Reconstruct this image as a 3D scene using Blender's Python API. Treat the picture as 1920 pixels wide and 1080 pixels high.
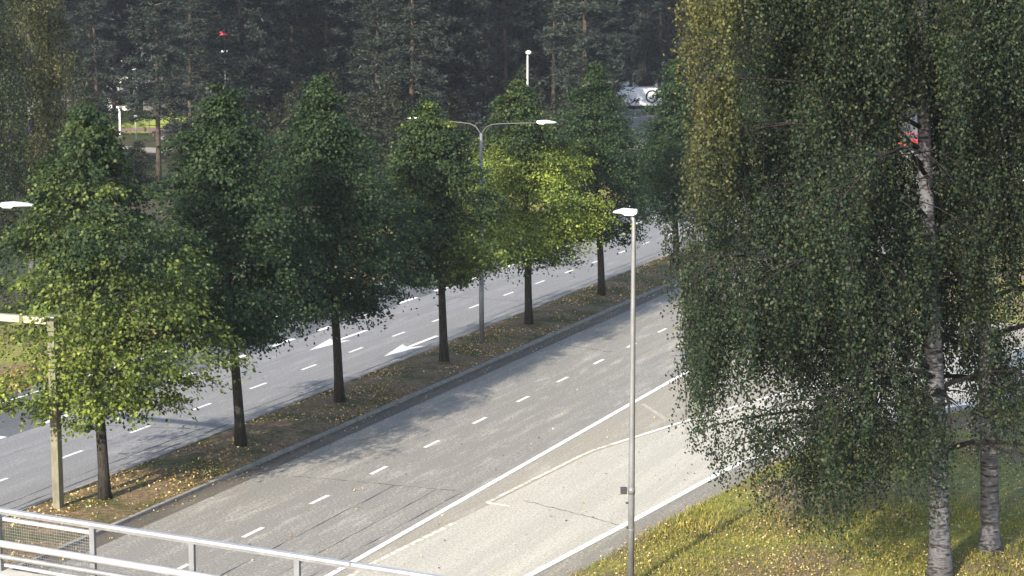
import bpy, math, random
import numpy as np
from mathutils import Vector, Matrix
R = math.radians
random.seed(7); rng = np.random.default_rng(7)
for o in list(bpy.data.objects): bpy.data.objects.remove(o)
scene = bpy.context.scene
col = scene.collection

# ------------------------------------------------------------------ camera, sky, sun, exposure
F = 3980.0; H = 16.0; PITCH = math.atan(606 / F); TH = R(22.53)
cam = bpy.data.cameras.new('camera'); cam.sensor_width = 36; cam.lens = 36 * F / 1920
cam.clip_start = 0.5; cam.clip_end = 4000
co = bpy.data.objects.new('camera', cam); col.objects.link(co)
co.location = (0, 0, H); co.rotation_euler = (R(90) - PITCH, 0, 0)
scene.camera = co
SUN_EL = R(25); SUN_TRAVEL = R(27)          # sunlight travels to the right of straight ahead
world = bpy.data.worlds.new('World'); scene.world = world; world.use_nodes = True
wn = world.node_tree; bg = wn.nodes['Background']
sky = wn.nodes.new('ShaderNodeTexSky'); sky.sky_type = 'NISHITA'; sky.sun_disc = False
sky.sun_elevation = SUN_EL; sky.sun_rotation = math.pi + SUN_TRAVEL
sky.air_density = 1.0; sky.dust_density = 1.6
wn.links.new(sky.outputs[0], bg.inputs[0]); bg.inputs[1].default_value = 0.135
sl = bpy.data.lights.new('sun', 'SUN'); sl.energy = 4.2; sl.angle = R(0.6); sl.color = (1.0, 0.91, 0.76)
so = bpy.data.objects.new('sun', sl); col.objects.link(so); so.location = (-20, -30, 40)
dv = Vector((math.sin(SUN_TRAVEL) * math.cos(SUN_EL), math.cos(SUN_TRAVEL) * math.cos(SUN_EL), -math.sin(SUN_EL)))
so.rotation_euler = dv.to_track_quat('-Z', 'Y').to_euler()
vs = scene.view_settings; vs.view_transform = 'Standard'; vs.look = 'None'; vs.exposure = 1.5; vs.gamma = 1

# ------------------------------------------------------------------ helpers
cp, sp = math.cos(PITCH), math.sin(PITCH)
def at(x, y, z=0.0):
    """place on the level z seen at photo point x, y"""
    u = (x - 960) / F; v = -(y - 540) / F
    d = (u, cp + v * sp, -sp + v * cp); k = (z - H) / d[2]
    return Vector((d[0] * k, d[1] * k, z))
def far(x, Y, z=0.0):
    """place at forward distance Y under photo column x"""
    return Vector(((x - 960) / F * Y * 1.0, Y, z))
def zat(y, Y):
    v = (540 - y) / F
    return H + Y * (-sp + v * cp) / (cp + v * sp)
def lift(x, y, Y):
    """place at forward distance Y under photo point x, y"""
    v = (540 - y) / F; return Vector(((x - 960) / F * Y / (cp + v * sp), Y, zat(y, Y)))
def W(s, t, z=0.0): return Vector((s * math.sin(TH) + t * math.cos(TH), s * math.cos(TH) - t * math.sin(TH), z))
def ST(p): return (p[0] * math.sin(TH) + p[1] * math.cos(TH), p[0] * math.cos(TH) - p[1] * math.sin(TH))

def tag(o, label=None, cat=None, group=None, kind=None):
    if label: o['label'] = label
    if cat: o['category'] = cat
    if group: o['group'] = group
    if kind: o['kind'] = kind
    return o
def empty(name, loc, rz=0.0):
    o = bpy.data.objects.new(name, None); col.objects.link(o)
    o.location = loc; o.rotation_euler = (0, 0, rz); o.empty_display_size = 0.3
    return o
def copy_tree(o, parent=None):
    c = o.copy(); col.objects.link(c); c.parent = parent
    for ch in list(o.children): copy_tree(ch, c)
    return c
def np_mesh(name, verts, faces, mat, parent=None, smooth=False, attrs=None):
    """verts Nx3, faces Mx4 (quads, numpy)"""
    me = bpy.data.meshes.new(name)
    verts = np.asarray(verts, dtype=np.float32); faces = np.asarray(faces, dtype=np.int32)
    me.vertices.add(len(verts)); me.vertices.foreach_set('co', verts.ravel())
    n = len(faces); me.loops.add(n * 4); me.loops.foreach_set('vertex_index', faces.ravel())
    me.polygons.add(n); me.polygons.foreach_set('loop_start', np.arange(0, n * 4, 4, dtype=np.int32))
    me.polygons.foreach_set('loop_total', np.full(n, 4, dtype=np.int32))
    if smooth: me.polygons.foreach_set('use_smooth', np.ones(n, dtype=bool))
    for k, a in (attrs or {}).items():
        at_ = me.attributes.new(k, 'FLOAT', 'FACE'); at_.data.foreach_set('value', np.asarray(a, dtype=np.float32))
    me.update(calc_edges=True); me.materials.append(mat)
    o = bpy.data.objects.new(name, me); col.objects.link(o); o.parent = parent
    return o

class MB:
    """collects simple solids into one mesh"""
    def __init__(s): s.v = []; s.f = []; s.sm = []
    def box(s, c, d, rz=0.0, taper=1.0, rx=0.0):
        b = len(s.v); m = Matrix.Rotation(rz, 3, 'Z') @ Matrix.Rotation(rx, 3, 'X')
        for z in (-1, 1):
            k = taper if z > 0 else 1.0
            for x, y in ((-1, -1), (1, -1), (1, 1), (-1, 1)):
                s.v.append(tuple(Vector(c) + m @ Vector((x * d[0] / 2 * k, y * d[1] / 2 * k, z * d[2] / 2))))
        for f in ((3, 2, 1, 0), (4, 5, 6, 7), (0, 1, 5, 4), (1, 2, 6, 5), (2, 3, 7, 6), (3, 0, 4, 7)):
            s.f.append(tuple(b + i for i in f)); s.sm.append(False)
        return s
    def tube(s, pts, rad, n=10, cap=True):
        pts = [Vector(p) for p in pts]; b = len(s.v); L = len(pts)
        if not hasattr(rad, '__len__'): rad = [rad] * L
        ref = None
        for i, p in enumerate(pts):
            t = (pts[min(i + 1, L - 1)] - pts[max(i - 1, 0)]).normalized()
            if ref is None:
                ref = Vector((1, 0, 0)) if abs(t.x) < 0.9 else Vector((0, 1, 0))
            u = (ref - t * ref.dot(t)).normalized(); w = t.cross(u); ref = u
            for k in range(n):
                a = 2 * math.pi * k / n
                s.v.append(tuple(p + (u * math.cos(a) + w * math.sin(a)) * rad[i]))
        for i in range(L - 1):
            for k in range(n):
                k2 = (k + 1) % n
                s.f.append((b + i * n + k, b + i * n + k2, b + (i + 1) * n + k2, b + (i + 1) * n + k)); s.sm.append(True)
        if cap:
            s.f.append(tuple(b + k for k in reversed(range(n)))); s.sm.append(False)
            s.f.append(tuple(b + (L - 1) * n + k for k in range(n))); s.sm.append(False)
        return s
    def poly(s, pts):
        b = len(s.v); s.v += [tuple(p) for p in pts]; s.f.append(tuple(range(b, b + len(pts)))); s.sm.append(False); return s
    def prism(s, pts, y0, y1):
        """outline in local x,z extruded along y"""
        b = len(s.v); n = len(pts)
        s.v += [(p[0], y0, p[1]) for p in pts] + [(p[0], y1, p[1]) for p in pts]
        s.f.append(tuple(range(b, b + n))); s.f.append(tuple(reversed(range(b + n, b + 2 * n)))); s.sm += [False, False]
        for i in range(n):
            j = (i + 1) % n; s.f.append((b + i, b + n + i, b + n + j, b + j)); s.sm.append(False)
        return s
    def build(s, name, mat, parent=None, bevel=0.0):
        me = bpy.data.meshes.new(name); me.from_pydata(s.v, [], s.f); me.update()
        me.polygons.foreach_set('use_smooth', s.sm); me.materials.append(mat)
        o = bpy.data.objects.new(name, me); col.objects.link(o); o.parent = parent
        if bevel:
            m = o.modifiers.new('bevel', 'BEVEL'); m.width = bevel; m.segments = 2; m.limit_method = 'ANGLE'
        return o

# ------------------------------------------------------------------ materials
class NT:
    def __init__(s, name):
        s.m = bpy.data.materials.new(name); s.m.use_nodes = True; s.t = s.m.node_tree
        s.b = s.t.nodes['Principled BSDF']; s.out = s.t.nodes['Material Output']
    def n(s, typ, **kw):
        nd = s.t.nodes.new(typ)
        for k, v in kw.items():
            if hasattr(nd, k) and not k.startswith('i_'): setattr(nd, k, v)
        return nd
    def l(s, a, b): s.t.links.new(a, b)
    def coord(s, scale=(1, 1, 1), kind='Object'):
        tc = s.n('ShaderNodeTexCoord'); mp = s.n('ShaderNodeMapping'); mp.inputs['Scale'].default_value = scale
        s.l(tc.outputs[kind], mp.inputs[0]); return mp.outputs[0]
    def noise(s, vec, scale, detail=4, rough=0.6, dist=0.0):
        nz = s.n('ShaderNodeTexNoise'); nz.inputs['Scale'].default_value = scale; nz.inputs['Detail'].default_value = detail
        nz.inputs['Roughness'].default_value = rough; nz.inputs['Distortion'].default_value = dist
        s.l(vec, nz.inputs['Vector']); return nz.outputs[0]
    def ramp(s, fac, stops):
        r = s.n('ShaderNodeValToRGB'); e = r.color_ramp.elements
        while len(e) < len(stops): e.new(0.5)
        for i, (p, c) in enumerate(stops): e[i].position = p; e[i].color = (c[0], c[1], c[2], 1)
        s.l(fac, r.inputs[0]); return r.outputs[0]
    def mix(s, fac, a, b, mode='MIX'):
        m = s.n('ShaderNodeMix'); m.data_type = 'RGBA'; m.blend_type = mode
        if isinstance(fac, (int, float)): m.inputs[0].default_value = fac
        else: s.l(fac, m.inputs[0])
        for i, c in ((6, a), (7, b)):
            if isinstance(c, tuple): m.inputs[i].default_value = (c[0], c[1], c[2], 1)
            else: s.l(c, m.inputs[i])
        return m.outputs[2]
    def math(s, op, a, b=0.0):
        m = s.n('ShaderNodeMath'); m.operation = op
        for i, c in ((0, a), (1, b)):
            if isinstance(c, (int, float)): m.inputs[i].default_value = c
            else: s.l(c, m.inputs[i])
        return m.outputs[0]
    def bump(s, h, strength=0.3, dist=0.02):
        b = s.n('ShaderNodeBump'); b.inputs['Strength'].default_value = strength; b.inputs['Distance'].default_value = dist
        s.l(h, b.inputs['Height']); s.l(b.outputs[0], s.b.inputs['Normal'])
    def base(s, c, rough=0.8, metal=0.0, spec=0.5):
        if isinstance(c, tuple): s.b.inputs['Base Color'].default_value = (c[0], c[1], c[2], 1)
        else: s.l(c, s.b.inputs['Base Color'])
        s.b.inputs['Roughness'].default_value = rough; s.b.inputs['Metallic'].default_value = metal
        s.b.inputs['Specular IOR Level'].default_value = spec
        return s.m

def mul(c, k): return tuple(x * k for x in c)

def asphalt(name, base, streak=0.5, warm=(0.03, 0.02, 0.0), wear=0.52, lite=1.45):
    """local x runs across the road, y along it"""
    a = NT(name)
    fine = a.noise(a.coord((1, 1, 1)), 16, 4, 0.8)
    med = a.noise(a.coord((1.6, 0.28, 1)), 1.3, 5, 0.65, 0.4)
    st_ = a.noise(a.coord((1.0, 0.018, 1)), 1.5, 4, 0.6)
    big = a.noise(a.coord((0.35, 0.12, 1)), 0.6, 3, 0.6)
    c = a.ramp(st_, [(0.34, mul(base, 1 - 0.5 * streak)), (0.48, base), (0.62, mul(base, 1 + 0.36 * streak))])
    c = a.mix(a.ramp(med, [(0.42, (0, 0, 0)), (0.62, (1, 1, 1))]), c, mul(base, 0.80))
    c = a.mix(a.ramp(big, [(0.4, (0, 0, 0)), (0.68, (0.7, 0.7, 0.7))]), c, tuple(b * 1.05 + w for b, w in zip(base, warm)))
    spk = a.math('ADD', a.math('MULTIPLY', a.noise(a.coord((1, 1, 1)), 9, 5, 0.85), 0.75), a.math('MULTIPLY', st_, 0.55))
    c = a.mix(a.ramp(spk, [(0.585, (0, 0, 0)), (0.64, (0.75, 0.75, 0.75))]), c, mul(base, wear))
    spl = a.math('ADD', a.math('MULTIPLY', a.noise(a.coord((1, 1, 1)), 13, 5, 0.85), 0.75), a.math('MULTIPLY', med, 0.5))
    c = a.mix(a.ramp(spl, [(0.66, (0, 0, 0)), (0.72, (0.7, 0.7, 0.7))]), c, mul(base, lite))
    sq = a.ramp(fine, [(0.32, (0.50, 0.50, 0.51)), (0.5, (0.98, 0.98, 0.98)), (0.68, (1.35, 1.34, 1.30))])
    c = a.mix(0.9, c, sq, 'MULTIPLY')
    grit = a.noise(a.coord((1, 1, 1)), 55, 2, 0.6)
    a.bump(grit, 0.35, 0.01)
    return a.base(c, 0.82, 0, 0.35)

M = {}
M['asphalt_far'] = asphalt('asphalt_far', (0.212, 0.211, 0.218), 0.5, (0.0, 0.0, 0.0), 0.68, 1.25)
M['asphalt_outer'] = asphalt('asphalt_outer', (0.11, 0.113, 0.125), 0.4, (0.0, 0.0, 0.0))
M['asphalt_near'] = asphalt('asphalt_near', (0.275, 0.260, 0.236), 0.8, (0.02, 0.015, 0.0))
M['asphalt_exit'] = asphalt('asphalt_exit', (0.415, 0.396, 0.342), 0.22, (0.03, 0.025, 0.01), 0.74, 1.12)
M['asphalt_island'] = asphalt('asphalt_island', (0.315, 0.290, 0.240), 0.5, (0.02, 0.012, 0.0), 0.65, 1.25)
M['shoulder'] = asphalt('shoulder', (0.27, 0.25, 0.21), 0.5)
M['gutter'] = asphalt('gutter', (0.12, 0.105, 0.088), 0.8)
M['seam'] = asphalt('seam', (0.055, 0.053, 0.050), 0.6)

p = NT('road_paint'); f_ = p.noise(p.coord((1, 1, 1)), 9, 5, 0.7)
M['paint'] = p.base(p.ramp(f_, [(0.36, (0.34, 0.33, 0.31)), (0.50, (0.68, 0.68, 0.65))]), 0.6)
def worn_paint(name, lo):
    q = NT(name); v = q.noise(q.coord((1, 1, 1)), 5, 5, 0.75)
    c = q.ramp(v, [(lo, (0.30, 0.27, 0.21)), (lo + 0.14, (0.62, 0.60, 0.50))]); return q.base(c, 0.7)
M['paint_worn'] = worn_paint('worn_paint', 0.42); M['paint_faded'] = worn_paint('faded_paint', 0.54)

k_ = NT('kerb_stone'); v_ = k_.noise(k_.coord(), 3, 5, 0.7); M['kerb'] = k_.base(k_.ramp(v_, [(0.3, (0.12, 0.11, 0.10)), (0.7, (0.25, 0.24, 0.22))]), 0.9)

g = NT('litter_soil'); v1 = g.noise(g.coord(), 0.55, 4, 0.6); v2 = g.noise(g.coord(), 7, 6, 0.75)
c1 = g.ramp(v2, [(0.3, (0.045, 0.033, 0.020)), (0.5, (0.15, 0.105, 0.062)), (0.72, (0.31, 0.22, 0.12))])
c2 = g.ramp(v2, [(0.3, (0.022, 0.026, 0.010)), (0.6, (0.085, 0.085, 0.028))])
c = g.mix(g.ramp(v1, [(0.46, (0, 0, 0)), (0.60, (1, 1, 1))]), c1, c2); g.bump(v2, 0.6, 0.05); M['median_soil'] = g.base(c, 0.95, 0, 0.2)

g = NT('meadow'); v1 = g.noise(g.coord(), 0.22, 5, 0.6, 0.5); v2 = g.noise(g.coord(), 5, 6, 0.75)
ca = g.ramp(v2, [(0.3, (0.07, 0.08, 0.016)), (0.55, (0.20, 0.20, 0.045)), (0.75, (0.38, 0.33, 0.10))])
cb = g.ramp(v2, [(0.3, (0.060, 0.042, 0.026)), (0.55, (0.15, 0.11, 0.07)), (0.75, (0.28, 0.21, 0.13))])
c = g.mix(g.ramp(v1, [(0.42, (0, 0, 0)), (0.60, (1, 1, 1))]), ca, cb); g.bump(v2, 0.6, 0.06); M['meadow'] = g.base(c, 0.95, 0, 0.2)

g = NT('forest_floor'); v1 = g.noise(g.coord(), 0.08, 5, 0.6); v2 = g.noise(g.coord(), 2.5, 6, 0.75)
ca = g.ramp(v2, [(0.3, (0.014, 0.022, 0.009)), (0.7, (0.045, 0.06, 0.02))]); cb = g.ramp(v2, [(0.3, (0.02, 0.017, 0.012)), (0.7, (0.07, 0.055, 0.035))])
c = g.mix(g.ramp(v1, [(0.45, (0, 0, 0)), (0.6, (1, 1, 1))]), ca, cb); M['floor'] = g.base(c, 0.95, 0, 0.2)

g = NT('lawn'); v2 = g.noise(g.coord(), 3, 6, 0.75); M['lawn'] = g.base(g.ramp(v2, [(0.3, (0.10, 0.135, 0.03)), (0.7, (0.21, 0.26, 0.055))]), 0.95, 0, 0.2)
g = NT('orange_verge'); v2 = g.noise(g.coord(), 4, 6, 0.75); M['verge'] = g.base(g.ramp(v2, [(0.3, (0.06, 0.045, 0.02)), (0.7, (0.24, 0.15, 0.07))]), 0.95, 0, 0.2)

def leafmat(name, stops, transl=0.35, tint=None, tint_stops=None, rough=0.55, clump=0.35, patch=1.2):
    a = NT(name); geo = a.n('ShaderNodeNewGeometry')
    rnd = geo.outputs['Random Per Island']
    big = a.noise(a.coord(), patch, 3, 0.6)
    v = a.math('ADD', a.math('MULTIPLY', rnd, 1 - clump), a.math('MULTIPLY', big, clump))
    c = a.ramp(v, stops)
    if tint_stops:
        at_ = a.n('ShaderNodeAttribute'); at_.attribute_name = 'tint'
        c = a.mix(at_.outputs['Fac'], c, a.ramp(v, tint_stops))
    a.l(c, a.b.inputs['Base Color']); a.b.inputs['Roughness'].default_value = rough
    a.b.inputs['Specular IOR Level'].default_value = 0.18
    tr = a.n('ShaderNodeBsdfTranslucent')
    hs = a.n('ShaderNodeHueSaturation'); hs.inputs['Saturation'].default_value = 1.15; hs.inputs['Value'].default_value = 1.7; hs.inputs['Hue'].default_value = 0.485
    a.l(c, hs.inputs['Color']); a.l(hs.outputs[0], tr.inputs[0])
    ms = a.n('ShaderNodeMixShader'); ms.inputs[0].default_value = transl
    a.l(a.b.outputs[0], ms.inputs[1]); a.l(tr.outputs[0], ms.inputs[2]); a.l(ms.outputs[0], a.out.inputs[0])
    return a.m
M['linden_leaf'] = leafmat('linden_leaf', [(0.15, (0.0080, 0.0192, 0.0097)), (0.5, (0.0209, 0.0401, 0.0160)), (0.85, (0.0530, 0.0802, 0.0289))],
                           0.35, tint_stops=[(0.15, (0.035, 0.055, 0.012)), (0.5, (0.12, 0.16, 0.028)), (0.85, (0.34, 0.39, 0.075))], clump=0.5, patch=1.7)  # tint stops paint sunlit patches into the leaf colour
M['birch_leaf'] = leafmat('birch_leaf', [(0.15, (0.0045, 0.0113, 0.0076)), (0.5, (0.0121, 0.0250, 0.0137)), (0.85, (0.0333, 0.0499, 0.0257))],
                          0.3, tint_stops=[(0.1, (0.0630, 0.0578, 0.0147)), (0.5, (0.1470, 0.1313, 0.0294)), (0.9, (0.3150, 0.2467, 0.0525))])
M['pine_leaf'] = leafmat('pine_needles', [(0.15, (0.0070, 0.0110, 0.0100)), (0.5, (0.0145, 0.0220, 0.0180)), (0.85, (0.0350, 0.0460, 0.0350))], 0.1, rough=0.6)
M['shrub_leaf'] = leafmat('shrub_leaf', [(0.15, (0.0090, 0.0128, 0.0067)), (0.5, (0.0165, 0.0225, 0.0112)), (0.85, (0.0413, 0.0450, 0.0225))], 0.3)
M['litter'] = leafmat('fallen_leaves', [(0.1, (0.0850, 0.0467, 0.0213)), (0.35, (0.2210, 0.1360, 0.0510)), (0.6, (0.3570, 0.2550, 0.0765)), (0.9, (0.5270, 0.4590, 0.2550))], 0.15, clump=0.1)
M['grass'] = leafmat('grass_blades', [(0.15, (0.05, 0.065, 0.012)), (0.45, (0.135, 0.145, 0.028)), (0.7, (0.29, 0.25, 0.06)), (0.95, (0.40, 0.31, 0.12))], 0.35, clump=0.55, patch=0.6)

def bark(name, dark, light, sc=(6, 6, 1.2)):
    a = NT(name); v = a.noise(a.coord(sc), 3, 6, 0.7); a.bump(v, 0.8, 0.05)
    return a.base(a.ramp(v, [(0.35, dark), (0.65, light)]), 0.95, 0, 0.15)
M['bark'] = bark('linden_bark', (0.010, 0.009, 0.008), (0.048, 0.043, 0.036))
M['pine_bark'] = bark('pine_bark', (0.022, 0.017, 0.015), (0.085, 0.062, 0.050))
M['twig'] = bark('birch_twig', (0.012, 0.010, 0.010), (0.03, 0.026, 0.025))
b = NT('birch_bark')
va = b.noise(b.coord((1.2, 1.2, 7.0)), 2.2, 5, 0.65, 0.3); vb = b.noise(b.coord((1, 1, 0.55)), 1.6, 4, 0.6, 0.8); vc = b.noise(b.coord((3, 3, 26)), 1.6, 3, 0.6)
c = b.ramp(vb, [(0.30, (0.06, 0.062, 0.072)), (0.60, (0.115, 0.117, 0.13))])
c = b.mix(b.ramp(vc, [(0.58, (0, 0, 0)), (0.64, (1, 1, 1))]), c, (0.045, 0.040, 0.042))
c = b.mix(b.ramp(va, [(0.53, (0, 0, 0)), (0.57, (1, 1, 1))]), c, (0.022, 0.020, 0.022))
b.bump(va, 0.6, 0.04); M['birch_bark'] = b.base(c, 0.85, 0, 0.2)

def metal(name, c, rough=0.5, met=0.5, var=0.25):
    a = NT(name); v = a.noise(a.coord((1, 1, 0.4)), 4, 5, 0.65)
    return a.base(a.ramp(v, [(0.3, mul(c, 1 - var)), (0.7, mul(c, 1 + var))]), rough, met)
M['galv'] = metal('galvanised_steel', (0.15, 0.155, 0.165), 0.55, 0.3)
M['galv_bright'] = metal('bright_galvanised_steel', (0.27, 0.27, 0.29), 0.5, 0.2, 0.16)
M['galv_pole'] = metal('galvanised_pole', (0.16, 0.165, 0.175), 0.5, 0.3)
M['mossy'] = metal('weathered_gantry_steel', (0.12, 0.115, 0.08), 0.85, 0.0, 0.4)
M['mossy_pale'] = metal('pale_gantry_steel', (0.27, 0.265, 0.20), 0.8, 0.0, 0.15)
M['lamp_white'] = metal('lamp_housing', (0.48, 0.49, 0.50), 0.5, 0.0, 0.1)
M['dark_steel'] = metal('dark_steel', (0.07, 0.072, 0.075), 0.6, 0.2, 0.2)
M['black'] = metal('black_plastic', (0.02, 0.02, 0.022), 0.6, 0.0, 0.2)
M['concrete'] = metal('concrete', (0.34, 0.33, 0.31), 0.9, 0.0, 0.2)
M['white_wall'] = metal('white_render', (0.70, 0.71, 0.74), 0.9, 0.0, 0.05)
M['roof'] = metal('grey_roof', (0.16, 0.16, 0.18), 0.8, 0.0, 0.15)
M['brown'] = metal('brown_board', (0.07, 0.05, 0.04), 0.85, 0.0, 0.2)
M['red'] = metal('red_paint', (0.38, 0.02, 0.025), 0.4, 0.0, 0.08)
M['dark_car'] = metal('dark_car_paint', (0.03, 0.03, 0.035), 0.25, 0.3, 0.05)
M['white_car'] = metal('white_car_paint', (0.78, 0.80, 0.84), 0.3, 0.0, 0.04)
M['grey_blue'] = metal('blue_grey_panel', (0.30, 0.33, 0.42), 0.6, 0.0, 0.08)
M['rubber'] = metal('tyre_rubber', (0.02, 0.02, 0.02), 0.9, 0.0, 0.1)
gl = NT('window_glass'); M['glass'] = gl.base((0.03, 0.04, 0.05), 0.08, 0.0, 0.8)

# ------------------------------------------------------------------ ground and roads (local x across the road, local y along it)
def road_sheet(name, pts, z, mat, parent=None, sub=None, kind='structure'):
    me = bpy.data.meshes.new(name); me.from_pydata([(p[0], p[1], z) for p in pts], [], [tuple(range(len(pts)))])
    me.materials.append(mat); o = bpy.data.objects.new(name, me); col.objects.link(o)
    if parent is None: o.rotation_euler = (0, 0, -TH)
    else: o.parent = parent
    if kind and parent is None: o['kind'] = kind
    # upward facing
    if me.polygons[0].normal.z < 0: me.flip_normals()
    return o
ground = road_sheet('ground', [(-1500, -600), (1500, -600), (1500, 2500), (-1500, 2500)], -0.06, M['floor'])
S0, S1 = 8, 520
far_road = road_sheet('far_carriageway', [(-43.2, S0), (-36.75, S0), (-36.75, S1), (-43.2, S1)], 0.0, M['asphalt_far'])
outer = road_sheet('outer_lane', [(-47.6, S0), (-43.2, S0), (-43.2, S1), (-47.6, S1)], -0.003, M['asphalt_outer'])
near_road = road_sheet('near_carriageway', [(-33.2, S0), (-25.2, S0), (-25.2, S1), (-33.2, S1)], 0.0, M['asphalt_near'])

def interp(tab, s):
    if s <= tab[0][0]: return tab[0][1] + (s - tab[0][0]) * (tab[1][1] - tab[0][1]) / (tab[1][0] - tab[0][0])
    for (a, ta), (b_, tb) in zip(tab, tab[1:]):
        if s <= b_: return ta + (tb - ta) * (s - a) / (b_ - a)
    return tab[-1][1]
EDGE = [(40, -21.35), (50.4, -20.46), (56.6, -19.79), (63, -19.18), (65.3, -18.9), (70, -17.6), (75, -15.3), (80, -12.2), (85, -8.6), (92, -2.8), (105, 9), (125, 28)]     # right edge line
SPLIT = [(40, -25.2), (50, -25.0), (57.1, -24.5), (64.6, -24.05), (69.9, -22.7), (76, -20.9), (82, -18.4), (90, -13.8), (100, -6), (115, 6), (130, 18)]   # left edge of the exit lane
def band(name, tabL, tabR, s0, s1, z, mat, oL=0.0, oR=0.0, step=1.5, parent=None):
    mb = MB(); n = max(2, int((s1 - s0) / step)); vs_ = []
    for i in range(n + 1):
        s = s0 + (s1 - s0) * i / n
        l = (interp(tabL, s) if not isinstance(tabL, (int, float)) else tabL) + oL
        r = (interp(tabR, s) if not isinstance(tabR, (int, float)) else tabR) + oR
        vs_ += [(l, s, z), (r, s, z)]
    mb.v = vs_; mb.f = [(2 * i, 2 * i + 1, 2 * i + 3, 2 * i + 2) for i in range(n)]; mb.sm = [False] * n
    o = mb.build(name, mat, parent)
    if parent is None: o.rotation_euler = (0, 0, -TH); o['kind'] = 'structure'
    return o
exit_lane = band('exit_lane', SPLIT, EDGE, 12, 124, 0.004, M['asphalt_exit'], 0.15, 0.1)
island = band('paved_island', -25.2, SPLIT, 12, 96, 0.0, M['asphalt_island'], 0.0, 0.2)
shoulder = band('shoulder', EDGE, EDGE, 12, 124, 0.0, M['shoulder'], -0.1, 1.15)
side_road = road_sheet('side_road', [(-25.2, 122), (90, 128), (90, 140), (-25.2, 136)], -0.004, M['asphalt_exit'])
path = road_sheet('footpath', [(-220, 164), (-84, 156), (-70, 150), (-70, 153.5), (-84, 160), (-220, 171)], -0.02, M['asphalt_near'])
path2 = road_sheet('yard', [(-150, 205), (-60, 175), (-52, 260), (-150, 300)], -0.03, M['asphalt_near'])

# markings are paint on their road
def marks(name, parent, quads, z, mat):
    mb = MB()
    for q in quads: mb.poly([(t, s, z) for t, s in q])
    return mb.build(name, mat, parent)
def dash(t, s, L, w): return [(t - w / 2, s), (t + w / 2, s), (t + w / 2, s + L), (t - w / 2, s + L)]
d0 = [dash(-39.7, 57.1 + 4.17 * k, 1.25, 0.13) for k in range(-9, 60)]
marks('lane_line', far_road, d0, 0.004, M['paint'])
d1 = [dash(-43.38, 57.1 + 4.17 * k, 2.0, 0.26) for k in range(-8, 24)]
marks('turn_lane_line', far_road, d1, 0.005, M['paint'])
marks('outer_edge_line', outer, [dash(-46.9, 15, 500, 0.13)], 0.002, M['paint'])
def arrow(t, s, L=5.4):
    """points towards the camera: a long shaft and a slender head with one swept barb"""
    w = 0.10
    sh = [(t - w, s + 2.4), (t + w, s + 2.4), (t + w, s + L), (t - w, s + L)]
    hd = [(t, s), (t + 0.50, s + 2.9), (t + w, s + 2.45), (t - w, s + 2.45), (t - 0.50, s + 2.9)]
    return [sh[0:1] + sh[1:], hd]
marks('arrow_marking', far_road, arrow(-41.45, 77.7), 0.006, M['paint'])
marks('arrow_marking', far_road, arrow(-37.95, 77.6), 0.006, M['paint'])
d2 = [dash(-29.35, 50.9 + 4.07 * k, 1.15, 0.14) for k in range(-8, 60)]
marks('lane_line', near_road, d2, 0.004, M['paint'])
marks('edge_line', near_road, [dash(-25.35, 15, 500, 0.19)], 0.005, M['paint'])
def lineband(name, tab, s0, s1, w, z, mat, parent, off=0.0, step=1.0): return band(name, tab, tab, s0, s1, z, mat, off - w / 2, off + w / 2, step, parent)
lineband('worn_split_line', SPLIT, 57.1, 66, 0.15, 0.010, M['paint_worn'], exit_lane, 0.0)
lineband('split_line', SPLIT, 66, 118, 0.16, 0.010, M['paint'], exit_lane, 0.0)
lineband('faded_line', SPLIT, 30, 54.6, 0.17, 0.010, M['paint_worn'], exit_lane, 0.22)
lineband('right_edge_line', EDGE, 14, 118, 0.21, 0.010, M['paint'], exit_lane, 0.0)
marks('faded_chevron', exit_lane, [[(-24.5, 57.0), (-24.5, 57.2), (-23.7, 57.05), (-23.7, 56.9)]], 0.0105, M['paint_worn'])
marks('faded_chevron', island, [[(-25.0, 72.6), (-24.9, 72.8), (-23.2, 70.5), (-23.3, 70.3)]], 0.006, M['paint_faded'])
def crack(parent, a, b_, z, w=0.035, n=26, amp=0.12, seed=1):
    r = random.Random(seed); mb = MB(); pts = []
    for i in range(n + 1):
        f = i / n; t = a[0] + (b_[0] - a[0]) * f; s = a[1] + (b_[1] - a[1]) * f + (r.random() - 0.5) * amp
        pts.append((t, s, w * (0.4 + r.random() * 0.8)))
    for (t, s, w0), (t2, s2, w2) in zip(pts, pts[1:]):
        mb.poly([(t, s - w0, z), (t2, s2 - w2, z), (t2, s2 + w2, z), (t, s + w0, z)])
    return mb.build('pavement_crack', M['seam'], parent)
crack(far_road, (-43.0, 61.6), (-36.9, 62.9), 0.003, seed=1)
crack(far_road, (-43.0, 93.2), (-37.2, 93.4), 0.003, seed=2)
crack(near_road, (-31.5, 57.9), (-26.0, 58.1), 0.003, 0.025, seed=3)
crack(near_road, (-33.0, 83.5), (-29.6, 82.2), 0.003, 0.03, seed=8)
crack(exit_lane, (-23.6, 57.8), (-19.9, 56.2), 0.008, 0.025, seed=4)
def long_seam(parent, t, s0, s1, z, w=0.03, seed=1, n=60):
    r = random.Random(seed); mb = MB(); pts = []
    for i in range(n + 1):
        pts.append((t + (r.random() - 0.5) * 0.05, s0 + (s1 - s0) * i / n, w * r.random()))
    for (t1, s1_, w1), (t2, s2_, w2) in zip(pts, pts[1:]): mb.poly([(t1 - w1, s1_, z), (t1 + w1, s1_, z), (t2 + w2, s2_, z), (t2 - w2, s2_, z)])
    return mb.build('pavement_seam', M['seam'], parent)
long_seam(near_road, -28.0, 20, 58, 0.0028, 0.03, 5); long_seam(near_road, -26.6, 20, 58, 0.0028, 0.03, 6)
long_seam(near_road, -25.75, 20, 60, 0.0028, 0.03, 16)
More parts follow.
